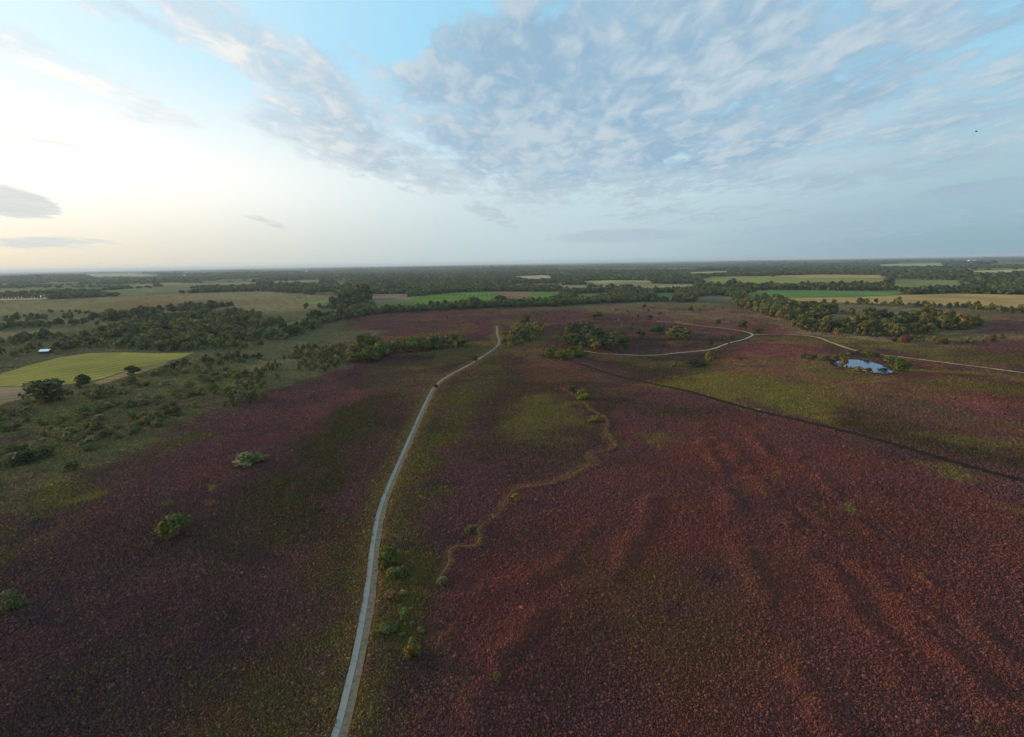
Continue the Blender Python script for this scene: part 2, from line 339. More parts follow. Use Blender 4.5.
NEARF = [P for f, P in FW if np.hypot(*P.mean(0)) < 900] + [POND]
def heath_height(x, y):
    r = np.hypot(x, y)
    f = 1 - sstep(r, 420, 760)
    z = (fbm(x, y, 46, 3, 3) - .5) * 1.7 + (fbm(x, y, 13, 8, 2) - .5) * 0.5
    rd = np.zeros_like(x)
    for k, R in enumerate(RIDGES):
        m = (x > R[:, 0].min() - 15) & (x < R[:, 0].max() + 15) & (y > R[:, 1].min() - 15) & (y < R[:, 1].max() + 15)
        if m.any():
            d = seg_dist(x[m] + (fbm(x[m], y[m], 11, 600, 3) - .5) * 6, y[m] + (fbm(x[m], y[m], 11, 610, 3) - .5) * 6, R)
            rd[m] = np.maximum(rd[m], np.exp(-(d / 3.2) ** 2) * sstep(fbm(x[m], y[m], 11, 30 + k, 3), .32, .64) * 1.2)
    z = z + rd * .65
    for P, wd in ((PATH, 12.0), (SAND, 24.0), (LANE, 24.0), (DITCH, 6.0), (TRAIL, 4.0)):
        m = (x > P[:, 0].min() - 26) & (x < P[:, 0].max() + 26) & (y > P[:, 1].min() - 26) & (y < P[:, 1].max() + 26)
        if m.any(): z[m] *= sstep(seg_dist(x[m], y[m], P), wd * .4, wd)
    for P in NEARF:
        m = (x > P[:, 0].min() - 30) & (x < P[:, 0].max() + 30) & (y > P[:, 1].min() - 30) & (y < P[:, 1].max() + 30)
        if m.any(): z[m] *= sstep(-sdf(x[m], y[m], P), 12, 30)
    return z * f, rd

def heath_colour(x, y):
    n = len(x); r = np.hypot(x, y)
    a = fbm(x, y, 55, 21, 4); b = fbm(x, y, 17, 33, 4); c = fbm(x, y, 5.0, 45, 3)
    col = np.empty((n, 3)); col[:] = HP
    wx = x + (fbm(x, y, 24, 61, 3) - .5) * 26; wy = y + (fbm(x, y, 24, 71, 3) - .5) * 26   # ragged outlines
    def lay(cc, wgt): col[:] = col * (1 - wgt[:, None]) + np.array(cc) * wgt[:, None]
    lay(HR, sstep(b, .5, .72) * .45); lay(HD, sstep(a, .52, .72) * .55)
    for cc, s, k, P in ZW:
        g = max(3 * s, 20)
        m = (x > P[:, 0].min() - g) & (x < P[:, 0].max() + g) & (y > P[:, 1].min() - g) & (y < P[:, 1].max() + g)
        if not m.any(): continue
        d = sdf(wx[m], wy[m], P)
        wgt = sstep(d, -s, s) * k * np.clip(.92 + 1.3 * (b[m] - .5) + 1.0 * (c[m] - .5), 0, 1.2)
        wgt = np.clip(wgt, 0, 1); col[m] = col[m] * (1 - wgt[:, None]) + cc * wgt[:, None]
    near = 1 - sstep(r, 700, 1100)
    mid = sstep(r, 260, 420) * (1 - sstep(r, 1000, 1300))
    e = fbm(x, y, 38, 141, 4); g_ = fbm(x, y, 70, 151, 4)
    mid = mid * sstep(x / (y + 1.0), -.36, -.12)
    lay(OD, sstep(e, .52, .66) * .38 * mid); lay(YG, sstep(g_, .56, .68) * .35 * mid); lay(HD, sstep(e, .44, .32) * .3 * mid); lay(OR, sstep(fbm(x, y, 26, 161, 4), .62, .74) * .35 * mid)
    lay(OL, sstep(c + .35 * (a - .5), .60, .78) * .22 * near); lay(HD, sstep(b, .30, .12) * .6 * near)
    # verges of the paths and of the winding trail
    for P, cc, d0, k in ((PATH, OR, 4.5, .55), (PATH, YG, 9, .35), (SAND, OL, 8, .7), (LANE, OL, 8, .6), (TRAIL, OR, 1.8, .5), (TRAIL, YG, 2.2, .18), (DITCH, OL, 4, .5)):
        m = (x > P[:, 0].min() - 12) & (x < P[:, 0].max() + 12) & (y > P[:, 1].min() - 12) & (y < P[:, 1].max() + 12)
        if m.any():
            q = (1 - sstep(seg_dist(x[m], y[m], P), d0 * .4, d0)) * k * np.clip(.4 + 1.5 * (c[m] - .2), 0, 1)
            col[m] = col[m] * (1 - q[:, None]) + np.array(cc) * q[:, None]
    # the far country: dull green and brown between the fields
    far = sstep(r, 900, 1500)
    fa = fbm(x * .6, y, 260, 91, 4)
    deep = sstep(r, 7000, 11000)[:, None]
    fc = np.array((0.085, 0.090, 0.045)) * (1 - sstep(fa, .35, .65))[:, None] + np.array((0.15, 0.135, 0.065)) * sstep(fa, .35, .65)[:, None]
    cu, cv = (x * .93 + y * .22) / 300, (y * .93 - x * .22) / 380
    cu = cu + hash2(np.floor(cv).astype(np.int64), np.floor(cv).astype(np.int64) * 0, 5)
    pick = (hash2(np.floor(cu).astype(np.int64), np.floor(cv).astype(np.int64), 9) * 6).astype(int)
    pal = np.array([(.085, .12, .04), (.20, .17, .08), (.12, .12, .055), (.16, .155, .06), (.10, .085, .05), (.26, .21, .11)])
    fc = fc * .45 + pal[np.clip(pick, 0, 5)] * .55
    fc = fc * (1 - deep) + np.array((.030, .042, .034)) * deep
    keep = far * np.where(sdf(x, y, ZMOOR) > -60, .25, 1.0)
    col[:] = col * (1 - keep[:, None]) + fc * keep[:, None]
    return col
ZMOOR = world_poly([(-60, 303), (60, 299), (160, 294), (260, 291), (330, 296), (335, 306), (280, 312), (180, 314), (60, 316), (-60, 320)])

# ------------------------------------------------------------------ materials
def mat(name):
    m = bpy.data.materials.new(name); m.use_nodes = True; m.node_tree.nodes.clear(); return m, NT(m.node_tree)
def finish(T, colour, rough=0.9, spec=0.0, bump=None, trans=None):
    p = T.n('ShaderNodeBsdfPrincipled'); T.put(p.inputs['Base Color'], colour)
    p.inputs['Roughness'].default_value = rough; p.inputs['Specular IOR Level'].default_value = spec
    if bump is not None: T.nt.links.new(bump, p.inputs['Normal'])
    o = T.n('ShaderNodeOutputMaterial'); out = p.outputs[0]
    if trans:
        t = T.n('ShaderNodeBsdfTranslucent'); T.put(t.inputs[0], colour)
        mx = T.n('ShaderNodeMixShader'); mx.inputs[0].default_value = trans
        T.nt.links.new(out, mx.inputs[1]); T.nt.links.new(t.outputs[0], mx.inputs[2]); out = mx.outputs[0]
    T.nt.links.new(out, o.inputs[0])
def tint(T): return T.n('ShaderNodeAttribute', attribute_name='tint').outputs['Color']
def opos(T): return T.n('ShaderNodeNewGeometry').outputs['Position']
def bumpn(T, h, strength, dist):
    b = T.n('ShaderNodeBump'); b.inputs['Strength'].default_value = strength; b.inputs['Distance'].default_value = dist
    T.put(b.inputs['Height'], h); return b.outputs[0]

M_ground, T = mat('heath_ground')
p = opos(T); a = T.noise(p, 0.9, 5, .65); b = T.noise(p, 0.14, 4, .6)
c = T.mix(T.mr(a, .3, .7), (.45, .45, .45), (1.5, 1.45, 1.4)); c = T.mix(1.0, tint(T), c, 'MULTIPLY')
c = T.mix(1.0, c, T.mix(T.mr(b, .3, .7), (.8, .8, .8), (1.2, 1.2, 1.2)), 'MULTIPLY')
finish(T, c, .95, 0, bumpn(T, a, .9, .5))

M_heather, T = mat('heather_sprigs')
a = T.noise(opos(T), 5.0, 3, .7); c = T.mix(1.0, tint(T), T.mix(T.mr(a, .3, .7), (.6, .6, .6), (1.4, 1.4, 1.4)), 'MULTIPLY')
finish(T, c, .95, 0)

def field_mat(name, col, k):
    m, T = mat(name); p = opos(T)
    a = T.noise(p, 0.012, 4, .6); b = T.noise(p, 0.25, 4, .6)
    wv = T.n('ShaderNodeTexWave', wave_type='BANDS', bands_direction='X'); rot = T.n('ShaderNodeMapping'); rot.inputs['Rotation'].default_value = (0, 0, k)
    T.put(rot.inputs[0], p); T.nt.links.new(rot.outputs[0], wv.inputs[0]); wv.inputs['Scale'].default_value = 0.028; wv.inputs['Distortion'].default_value = 2.0; wv.inputs['Detail'].default_value = 2
    c = T.mix(T.mr(a, .35, .65), tuple(v * .66 for v in col), (col[0] * 1.32, col[1] * 1.22, col[2] * 1.3))
    c = T.mix(.42, c, T.mix(wv.outputs[1], tuple(v * .6 for v in col), tuple(v * 1.35 for v in col)))
    c = T.mix(T.mr(b, .45, .75, 0, .35), c, (col[0] * .9, col[1] * .7, col[2] * .6))
    finish(T, c, .95, 0, bumpn(T, b, .5, .4)); return m

def leaf_mat(name, gain=(1, 1, 1), trans=.18):
    m, T = mat(name)
    rnd = T.n('ShaderNodeObjectInfo').outputs['Random']
    c = T.mix(1.0, tint(T), T.mix(rnd, tuple(.72 * g for g in gain), tuple(1.3 * g for g in gain)), 'MULTIPLY')
    c = T.mix(T.mr(T.m('FRACT', T.m('MULTIPLY', rnd, 7.3)), .6, 1.0, 0, .5), c, T.mix(1.0, c, (1.35, 1.05, .6), 'MULTIPLY'))
    finish(T, c, .85, .1, None, trans); return m
M_leaf = leaf_mat('tree_leaves'); M_shrub = leaf_mat('shrub_leaves'); M_wood = leaf_mat('woodland_leaves')
M_bark, T = mat('bark'); a = T.noise(opos(T), 3, 3); finish(T, T.mix(a, (.05, .04, .03), (.13, .105, .08)), .9, 0)
M_birch, T = mat('birch_bark'); a = T.noise(opos(T), 4, 3); finish(T, T.mix(T.mr(a, .45, .6), (.26, .24, .20), (.10, .09, .08)), .9, 0)

def plain(name, col, rough=.8, spec=.2, var=.2, sc_=2.0):
    m, T = mat(name); a = T.noise(opos(T), sc_, 4, .6)
    finish(T, T.mix(T.mr(a, .3, .7), tuple(v * (1 - var) for v in col), tuple(min(1, v * (1 + var)) for v in col)), rough, spec); return m
M_conc = plain('worn_concrete', (.190, .186, .172), .9, .0, .03, .12)
M_sand = plain('sandy_track', (.125, .100, .070), .95, 0, .25, .8)
M_sand2 = plain('pale_sand', (.27, .22, .16), .95, 0, .25, .5)
M_lane = plain('grassy_sand', (.27, .185, .10), .95, 0, .35, .15)
M_trail = plain('trodden_soil', (.15, .075, .042), .95, 0, .3, .6)
M_peat = plain('wet_peat', (.016, .009, .007), .9, .05, .4, .5)
M_white = plain('white_render', (.78, .77, .73)); M_roofw = plain('white_sheet_roof', (.82, .82, .80), .5, .3, .06)
M_roof = plain('clay_tiles', (.25, .10, .06)); M_dark = plain('tarred_boards', (.035, .032, .03)); M_glass = plain('window_glass', (.04, .05, .06), .1, .5)
M_steel = plain('white_painted_steel', (.75, .76, .77), .4, .4, .03); M_feather = plain('dark_feathers', (.05, .05, .06), .8, .1)

M_water, T = mat('pond_water')
g = T.n('ShaderNodeBsdfPrincipled'); g.inputs['Base Color'].default_value = (.016, .062, .15, 1); g.inputs['Roughness'].default_value = .06
g.inputs['IOR'].default_value = 1.33; g.inputs['Specular IOR Level'].default_value = .20
T.nt.links.new(bumpn(T, T.noise(opos(T), 1.2, 3), .22, .05), g.inputs['Normal'])
o = T.n('ShaderNodeOutputMaterial'); T.nt.links.new(g.outputs[0], o.inputs[0])

# ------------------------------------------------------------------ ground: one sheet to the horizon
az = np.concatenate([np.arange(-180, -58, 2.5), np.arange(-58, 58, 0.115), np.arange(58, 179.9, 2.5)])
dep = [72.0]
while dep[-1] > 0.075: dep.append(dep[-1] - min(0.16 if dep[-1] > 25 else 0.115, dep[-1] * 0.034))
R = CAM_H / np.tan(np.radians(np.array(dep)))
A, RR = np.meshgrid(np.radians(az), R)
gx, gy = (RR * np.sin(A)).ravel(), (RR * np.cos(A)).ravel()
gz, grd = heath_height(gx, gy)
gr = np.hypot(gx, gy)
gz += (vnoise(gx / .8, gy / .8, 5) - .5) * .16 * (1 - sstep(gr, 150, 330))
gz -= 0.16 * (1 - sstep(gr, 700, 1000)) * 0
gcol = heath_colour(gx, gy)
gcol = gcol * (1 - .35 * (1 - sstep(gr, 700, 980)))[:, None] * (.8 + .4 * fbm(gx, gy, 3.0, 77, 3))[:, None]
q = np.clip(grd * 1.1, 0, 1)[:, None] * .5; gcol = gcol * (1 - q) + np.array(RD) * .8 * q  # sunlight on the ridges mixed into the ground colour
nc, nr = len(az), len(R)
I = np.arange(nr * nc).reshape(nr, nc)
J = np.roll(I, -1, axis=1)
F = np.stack([I[:-1], J[:-1], J[1:], I[1:]], -1).reshape(-1, 4)[:, ::-1]
inner = np.array([[0, 0, 0]]); V = np.concatenate([np.stack([gx, gy, gz], 1), inner])
gcol = np.concatenate([gcol, gcol[:1]])
F0 = np.stack([I[0], J[0], np.full(nc, nr * nc), np.full(nc, nr * nc)], -1)
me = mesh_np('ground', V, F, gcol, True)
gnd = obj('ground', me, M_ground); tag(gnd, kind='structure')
hub = obj('ground_patch', mesh_np('ground_patch', np.concatenate([V[I[0]], V[-1:]]), np.stack([np.arange(nc), (np.arange(nc) + 1) % nc, np.full(nc, nc)], 1)[:, ::-1], np.concatenate([gcol[I[0]], gcol[-1:]])), M_ground); tag(hub, kind='structure')

def hgt(x, y): return heath_height(np.array([float(x)]), np.array([float(y)]))[0][0]

# fields: level sheets lying just above the ground
from mathutils.geometry import tessellate_polygon
lift = 0.05
for k, (f, P) in enumerate(FW):
    d = float(np.hypot(*P.mean(0))); z = 0.10 + d * 6e-5 + .01 * k
    tri = tessellate_polygon([[Vector((x, y, 0)) for x, y in P]])
    tri = [t if (P[t[1]][0] - P[t[0]][0]) * (P[t[2]][1] - P[t[0]][1]) - (P[t[1]][1] - P[t[0]][1]) * (P[t[2]][0] - P[t[0]][0]) > 0 else t[::-1] for t in tri]
    o = obj(f[0], mesh_np(f[0], np.c_[P, np.full(len(P), z)], tri), field_mat(f[0] + '_soil', f[3], k * .7 + .3)); tag(o, f[1], kind='structure')

# ------------------------------------------------------------------ paths, ditch, trail, pond
def offset(P, d):
    t = np.gradient(P, axis=0); t /= np.linalg.norm(t, axis=1)[:, None] + 1e-9
    return P + np.c_[t[:, 1], -t[:, 0]] * (d[:, None] if hasattr(d, 'shape') else d)
def resample(P, step):
    s = np.r_[0, np.cumsum(np.linalg.norm(np.diff(P, axis=0), axis=1))]; u = np.arange(0, s[-1], step)
    return np.c_[np.interp(u, s, P[:, 0]), np.interp(u, s, P[:, 1])]
def ribbon(name, P, d0, d1, m, up=.03, step=2.0, rag=0.12, seed=1):
    P = resample(P, step); n = len(P); u = np.arange(n) * step
    j0 = d0 + (fbm(u, u * 0, 9, seed, 4) - .5) * 3 * rag; j1 = d1 + (fbm(u, u * 0 + 50, 8, seed, 4) - .5) * 3 * rag
    rows = [offset(P, j0 + (j1 - j0) * k) for k in (0, .33, .67, 1)]
    V = np.stack(rows, 1).reshape(-1, 2); z = heath_height(V[:, 0], V[:, 1])[0] + up + np.maximum(np.hypot(V[:, 0], V[:, 1]) - 250, 0) * 3e-4
    F = [(4 * i + k, 4 * i + k + 1, 4 * i + k + 5, 4 * i + k + 4) for i in range(n - 1) for k in range(3)]
    o = obj(name, mesh_np(name, np.c_[V, z], F, None, True), m); tag(o, kind='structure'); return o
ribbon('cycle_path', PATH, -1.50, -0.20, M_conc, .11, 1.0, .03)
ribbon('sand_track', PATH, -1.62, 1.36, M_sand, .075, .8, .22, 4)
ribbon('sand_path', SAND, -1.35, 1.35, M_sand2, .09, 2.0, .35, 7)
ribbon('grassy_lane', LANE, -2.0, 2.0, M_lane, .08, 2.0, .6, 9)
ribbon('footpath', TRAIL, -.26, .26, M_trail, .06, .8, .28, 11)
ribbon('ditch', DITCH, -1.35, 1.35, M_peat, .06, 1.5, .35, 13)
pc = POND.mean(0); n = len(POND)
def ring_mesh(name, P, z):
    c = P.mean(0); V = np.vstack([np.c_[P, np.full(len(P), z)], [[c[0], c[1], z]]])
    F = [(i, (i + 1) % len(P), len(P)) for i in range(len(P))]
    e = (P[1] - P[0]); s = e[0] * (c - P[0])[1] - e[1] * (c - P[0])[0]
    if s < 0: F = [f[::-1] for f in F]
    return mesh_np(name, V, F)
bank = obj('pond_bank', ring_mesh('pond_bank', pc + (POND - pc) * 1.12, .22), M_peat); tag(bank, kind='structure')
water = obj('pond_water', ring_mesh('pond_water', POND, .28), M_water); tag(water, kind='structure')

# ------------------------------------------------------------------ heather and grass tussocks (nobody could count them)
def tussocks():
    xs, ys, ss = [], [], []
    edges = [55, 120, 160] + list(np.geomspace(160, 980, 22)[1:])
    for r0, r1 in zip(edges[:-1], edges[1:]):
        s = 0.31 if r1 <= 160 else max(.31, .0025 * (r0 + r1) / 2)
        g = np.arange(-r1, r1, s); gy_ = np.arange(0, r1, s)
        x, y = np.meshgrid(g, gy_); x = x.ravel() + rng.uniform(-.45, .45, x.size) * s; y = y.ravel() + rng.uniform(-.45, .45, y.size) * s
        r = np.hypot(x, y); a = np.degrees(np.arctan2(x, y))
        k = (r >= r0) & (r < r1) & (np.abs(a) < 52); xs.append(x[k]); ys.append(y[k]); ss.append(np.full(k.sum(), s))
    x, y, s = map(np.concatenate, (xs, ys, ss))
    ok = (seg_dist(x, y, PATH) > 1.45 + .9 * (vnoise(x / 2.2, y / 2.2, 19) - .3)) & (seg_dist(x, y, SAND) > 3.4) & (seg_dist(x, y, LANE) > 4.2) & (seg_dist(x, y, DITCH) > 2.6) & (seg_dist(x, y, TRAIL) > .15 + .5 * vnoise(x / 3, y / 3, 23))
    for P in [pc + (POND - pc) * 1.15] + NEARF: ok &= ~inside(x, y, P)
    return x[ok], y[ok], s[ok]
tx, ty, ts = tussocks()
N = len(tx)
tz, trd = heath_height(tx, ty)
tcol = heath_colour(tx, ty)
q = (sstep(trd, .15, .8) * sstep(fbm(tx, ty, 4, 55, 3), .30, .70))[:, None] * .50; tcol = tcol * (1 - q) + np.array(RD) * q  # same painted ridge sunlight, in the tussock colour
green = sstep(tcol[:, 1] / (tcol[:, 0] + 1e-6), .62, .9)
br = np.exp(rng.normal(0, .14, N)) * 1.08
tcol = tcol * br[:, None] * np.c_[rng.uniform(.9, 1.14, N), np.ones(N), rng.uniform(.8, 1.2, N)]
size = ts * np.exp(rng.normal(-.15, .36, N)); hh = np.minimum(size * .8, .42) * (1 - .35 * green) * rng.uniform(.6, 1.25, N)
K = 4; th = rng.uniform(0, 6.28, N)
V = np.zeros((N, 2 * K + 1, 3)); cc = np.zeros((N, 2 * K + 1, 3))
for k in range(K):
    t = th + k * 2 * math.pi / K + rng.uniform(-.3, .3, N)
    r0 = size * rng.uniform(.55, .95, N); r1 = size * rng.uniform(.30, .70, N); t2 = t + rng.uniform(-.2, .7, N)
    V[:, k] = np.c_[tx + r0 * np.cos(t), ty + r0 * np.sin(t), tz - .12]
    V[:, K + k] = np.c_[tx + r1 * np.cos(t2), ty + r1 * np.sin(t2), tz + hh * rng.uniform(.25, 1.25, N)]
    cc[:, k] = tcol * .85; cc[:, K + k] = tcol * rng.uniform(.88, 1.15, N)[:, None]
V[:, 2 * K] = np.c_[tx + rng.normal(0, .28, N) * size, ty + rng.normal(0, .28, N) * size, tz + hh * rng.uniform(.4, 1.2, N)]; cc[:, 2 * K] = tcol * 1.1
fb = []
for k in range(K):
    j = (k + 1) % K; fb += [(k, j, K + k), (j, K + j, K + k), (K + k, K + j, 2 * K)]
F = (np.array(fb)[None] + (np.arange(N) * (2 * K + 1))[:, None, None]).reshape(-1, 3)
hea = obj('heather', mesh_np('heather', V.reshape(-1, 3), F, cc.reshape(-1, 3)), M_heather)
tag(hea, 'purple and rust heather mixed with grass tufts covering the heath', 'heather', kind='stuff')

# ------------------------------------------------------------------ crowns
def leaf_quads(centres, normals, size, rg):
    n = len(centres)
    t = rg.normal(size=(n, 3)); t -= (t * normals).sum(1)[:, None] * normals; t /= np.linalg.norm(t, axis=1)[:, None] + 1e-9
    b = np.cross(normals, t); s = size[:, None]
    asp = rg.uniform(.6, 1.0, n)[:, None]
    V = np.stack([centres - t * s - b * s * asp * .5, centres + t * s * .3 - b * s * asp, centres + t * s + b * s * asp * .4, centres - t * s * .4 + b * s * asp], 1)
    return V.reshape(-1, 3), np.arange(4 * n).reshape(-1, 4)
def crown(seed, n=420, h=1.0, wid=.46, base=.18, leaf=.075, lobes=11, cone=0.0, cols=((.040, .060, .020), (.075, .085, .028))):
    """crown of clumped leaves for a tree of height h=1"""
    rg = np.random.default_rng(seed)
    L = []
    for i in range(lobes):
        u = rg.uniform(0, 1); zc = base + .16 + (1 - base - .30) * u
        prof = math.sin(math.pi * min(1, .22 + .70 * u)) * (1 - cone * u)
        a = rg.uniform(0, 6.28); r = wid * prof * rg.uniform(.25, .85)
        L.append((r * math.cos(a), r * math.sin(a), zc, wid * rg.uniform(.34, .58) * (1 - .5 * cone * u), rg.uniform(0, 1)))
    L.append((0, 0, .58 + .5 * base, wid * .62, .5))
    L = np.array(L)
    wts = L[:, 3] ** 2; idx = rg.choice(len(L), n, p=wts / wts.sum())
    d = rg.normal(size=(n, 3)); d /= np.linalg.norm(d, axis=1)[:, None]; d[:, 2] = np.where(d[:, 2] < -.5, -d[:, 2], d[:, 2])
    rr = L[idx, 3] * rg.uniform(.72, 1.08, n)
    cen = L[idx, :3] + d * rr[:, None] * np.array((1, 1, .85))
    cen[:, 2] = np.clip(cen[:, 2], base * .7, 1.0)
    nm = d + rg.normal(0, .35, (n, 3)); nm /= np.linalg.norm(nm, axis=1)[:, None]
    V, F = leaf_quads(cen, nm, leaf * rg.uniform(.7, 1.4, n), rg)
    c0, c1 = np.array(cols[0]), np.array(cols[1])
    mixv = np.clip(L[idx, 4] * .7 + rg.uniform(0, .5, n), 0, 1)
    c = c0 + (c1 - c0) * mixv[:, None]
    return V * h, F, np.repeat(c, 4, axis=0)
def trunk(h, r, seed, limbs=4):
    rg = np.random.default_rng(seed); V, F = [], []
    def tube(p, q, r0, r1, k=6):
        p, q = np.array(p, float), np.array(q, float); d = q - p; d /= np.linalg.norm(d)
        s = np.cross(d, (0.3, .9, .1)); s /= np.linalg.norm(s); t = np.cross(d, s); b0 = len(V)
        for c_, rr in ((p, r0), (q, r1)):
            for i in range(k):
                a = 6.283 * i / k; V.append(c_ + s * rr * math.cos(a) + t * rr * math.sin(a))
        for i in range(k): F.append((b0 + i, b0 + (i + 1) % k, b0 + k + (i + 1) % k, b0 + k + i))
    bend = rg.normal(0, .03, 2) * h
    m = (bend[0], bend[1], h * .4); tube((0, 0, -.3), m, r, r * .75); tube(m, (bend[0] * 1.5, bend[1] * .6, h * .82), r * .75, r * .18)
    for i in range(limbs):
        a = rg.uniform(0, 6.28); z = h * rg.uniform(.3, .55); l = h * rg.uniform(.2, .34)
        tube((bend[0], bend[1], z), (bend[0] + l * math.cos(a), bend[1] + l * math.sin(a), z + l * .8), r * .45, r * .1)
    return np.array(V), np.array(F)

GREEN = ((.040, .050, .017), (.104, .104, .031)); OLIVE = ((.055, .064, .018), (.135, .122, .032)); AUT = ((.085, .070, .018), (.165, .120, .030))
PALE = ((.085, .085, .036), (.165, .150, .065)); DARK = ((.022, .032, .015), (.056, .066, .026)); BRIGHT = ((.060, .085, .016), (.130, .140, .030)); RUST = ((.09, .05, .02), (.17, .085, .03))
STY = {'dark': DARK, 'green': GREEN, 'olive': OLIVE, 'autumn': AUT, 'pale': PALE, 'bright': BRIGHT, 'rust': RUST}
crowns, trunks = {}, {}
def tree_parts(style, k, slim=False):
    key = (style, k, slim)
    if key not in crowns:
        s = hash((len(style), style[0] < 'h', k)) % 1000 + k * 31 + len(crowns)
        if slim: V, F, c = crown(s, 240, 1, .30, .02, .075, 8, .45, STY[style])
        else: V, F, c = crown(s, 430, 1, .47, .14, .072, 12, .12, STY[style])
        cm = mesh_np('crown', V, F, c); cm.materials.append(M_leaf)
        tv, tf = trunk(.9, .022, s); tm = mesh_np('trunk', tv, tf, None, True); tm.materials.append(M_birch if slim else M_bark)
        crowns[key], trunks[key] = cm, tm
    return crowns[key], trunks[key]
shrubs = {}
def shrub_mesh(style, k):
    if (style, k) not in shrubs:
        s = k * 53 + sum(map(ord, style)); V, F, c = crown(s, 520, 1, .60, -.05, .072, 10, .1, STY[style])
        me_ = mesh_np('shrub', V, F, c); me_.materials.append(M_shrub); shrubs[(style, k)] = me_
    return shrubs[(style, k)]

trees, bushes, saplings = [], [], []         # (x, y, height, width factor, style, label, group)
def scatter(poly, spacing, n_max=None, seed=0, clump=0.0, csize=30, h=0.0):
    P = world_poly(poly); rg = np.random.default_rng(seed + 100)
    x, y = np.meshgrid(np.arange(P[:, 0].min(), P[:, 0].max(), spacing), np.arange(P[:, 1].min(), P[:, 1].max(), spacing))
    x = x.ravel() + rg.uniform(-.48, .48, x.size) * spacing; y = y.ravel() + rg.uniform(-.48, .48, y.size) * spacing
    k = inside(x, y, P)
    if clump: k &= fbm(x, y, csize, seed, 3) > clump
    for f, Q in FW:
        for u in (0, .35, .7, .95): g = CAM_H / (CAM_H - h * .85 * u); k &= ~inside(x * g, y * g, Q)
    for Q, d in ((PATH, 5), (SAND, 4), (LANE, 4)): k &= seg_dist(x, y, Q) > d
    k &= ~inside(x, y, POND)
    x, y = x[k], y[k]
    if n_max and len(x) > n_max: s = rg.permutation(len(x))[:n_max]; x, y = x[s], y[s]
    return list(zip(x, y)), rg
def wood(poly, spacing, h, styles, label, group, seed=0, clump=0.0, csize=60, dest=None, wid=1.0, n_max=None, hs=.27, hx=.75):
    pts, rg = scatter(poly, spacing, n_max, seed, clump, csize, h * hx)
    for x, y in pts:
        (trees if dest is None else dest).append((x, y, h * math.exp(rg.normal(0, hs)), wid * rg.uniform(.85, 1.2), styles[rg.integers(len(styles))], label, group))
def one(dest, px, py, wpx, style, label, aspect=.75, group=None):
    """a single plant whose foot shows at a pixel, wpx pixels wide in the photo"""
    x, y = at(px, py); d = math.hypot(math.hypot(x, y), CAM_H); wm = wpx * d / FPX
    if dest is bushes: dest.append((x, y, wm * aspect, 1 / (1.24 * aspect), style, label, group))
    else: dest.append((x, y, wm * aspect, 1 / (.94 * aspect), style, label, group))

wood([(55, 353), (85, 350), (110, 348), (150, 352), (205, 351), (250, 349), (295, 338), (330, 324), (330, 319), (290, 320), (255, 328), (262, 316), (240, 312), (200, 316), (150, 319), (118, 327), (90, 336), (60, 346)], 10.0, 7.6, ['dark', 'green', 'green', 'olive'],
     'rounded dark green tree massed in the wood behind the bright meadow', 'trees of the wood behind the bright meadow', 1, .36, 55)
wood([(100, 318), (150, 312), (210, 306), (235, 304), (235, 307), (200, 311), (160, 316), (110, 322)], 11, 10, ['dark', 'green'],
     'dark tree in the thin belt between brown moor and meadow wood', 'trees of the belt in front of the brown moor', 2, .4, 60)
wood([(-40, 345), (20, 335), (60, 338), (70, 346), (20, 362), (-40, 372)], 12, 7, ['dark', 'green', 'olive'],
     'low dark tree on rough ground beside the white-roofed shed', 'trees around the white-roofed shed', 3, .5, 40)
wood([(-40, 322), (60, 312), (120, 313), (90, 330), (20, 334), (-40, 340)], 13, 6, ['dark', 'green'],
     'low dark bushy tree on the grey-green rough beyond the shed', 'trees on the rough beyond the shed', 4, .56, 50)
wood([(250, 332), (300, 328), (345, 320), (380, 314), (440, 310.6), (500, 307.6), (560, 305.5), (560, 303.2), (500, 305), (440, 308), (380, 311.5), (330, 318), (290, 326), (250, 336)], 8.5, 9, ['dark', 'green'],
     'dark tree in the long hedgerow below the vivid green pasture', 'trees of the hedgerow below the vivid pasture', 5)
wood([(330, 308), (345, 306), (367, 305), (366, 298), (352, 299), (340, 304)], 11, 16, ['dark', 'green'],
     'tall dark tree in the copse beside the brown ploughed field', 'trees of the tall copse by the ploughed field', 6)
wood([(343, 365), (375, 362), (400, 354), (440, 350), (464, 347.5), (463, 344), (430, 346), (405, 348), (370, 354), (347, 359)], 7.5, 9.5, ['green', 'olive', 'olive', 'bright'],
     'bushy tree in the separate belt on the heath left of the white path', 'trees of the belt on the heath by the path', 7)
wood([(500, 348), (520, 347), (532, 341), (544, 336), (543, 328), (532, 322), (520, 322), (512, 334), (500, 342)], 9, 7.5, ['olive', 'autumn', 'green'],
     'yellowish tree in the small stand where the white path ends', 'trees of the stand at the end of the path', 8, .42, 18)
wood([(562, 348), (572, 350), (590, 350), (600, 350), (615, 350.5), (627, 348), (622, 340), (598, 338), (590, 330), (582, 330), (570, 338)], 9, 9, ['dark', 'green', 'green', 'olive'],
     'dark tree in the round copse on the bend of the sandy path', 'trees of the copse by the sandy path', 9, .3, 20)
one(trees, 596, 352.5, 13, 'autumn', 'orange-tinted tree at the front of the round copse by the sandy path', .95)  # orange of the low sun put into the leaf colour
one(trees, 617, 353, 22, 'dark', 'broad dark tree on the right flank of the round copse by the sandy path', .8)  # dark of the copse's unlit side put into the leaf colour
one(trees, 566, 349, 15, 'olive', 'olive tree on the left flank of the round copse by the sandy path', .9)
one(trees, 588, 338, 13, 'green', 'tall green tree at the back of the round copse by the sandy path', 1.2)
one(trees, 657, 334, 19, 'dark', 'dark flat tree of the two lone clumps inside the loop of the sandy path', .5)
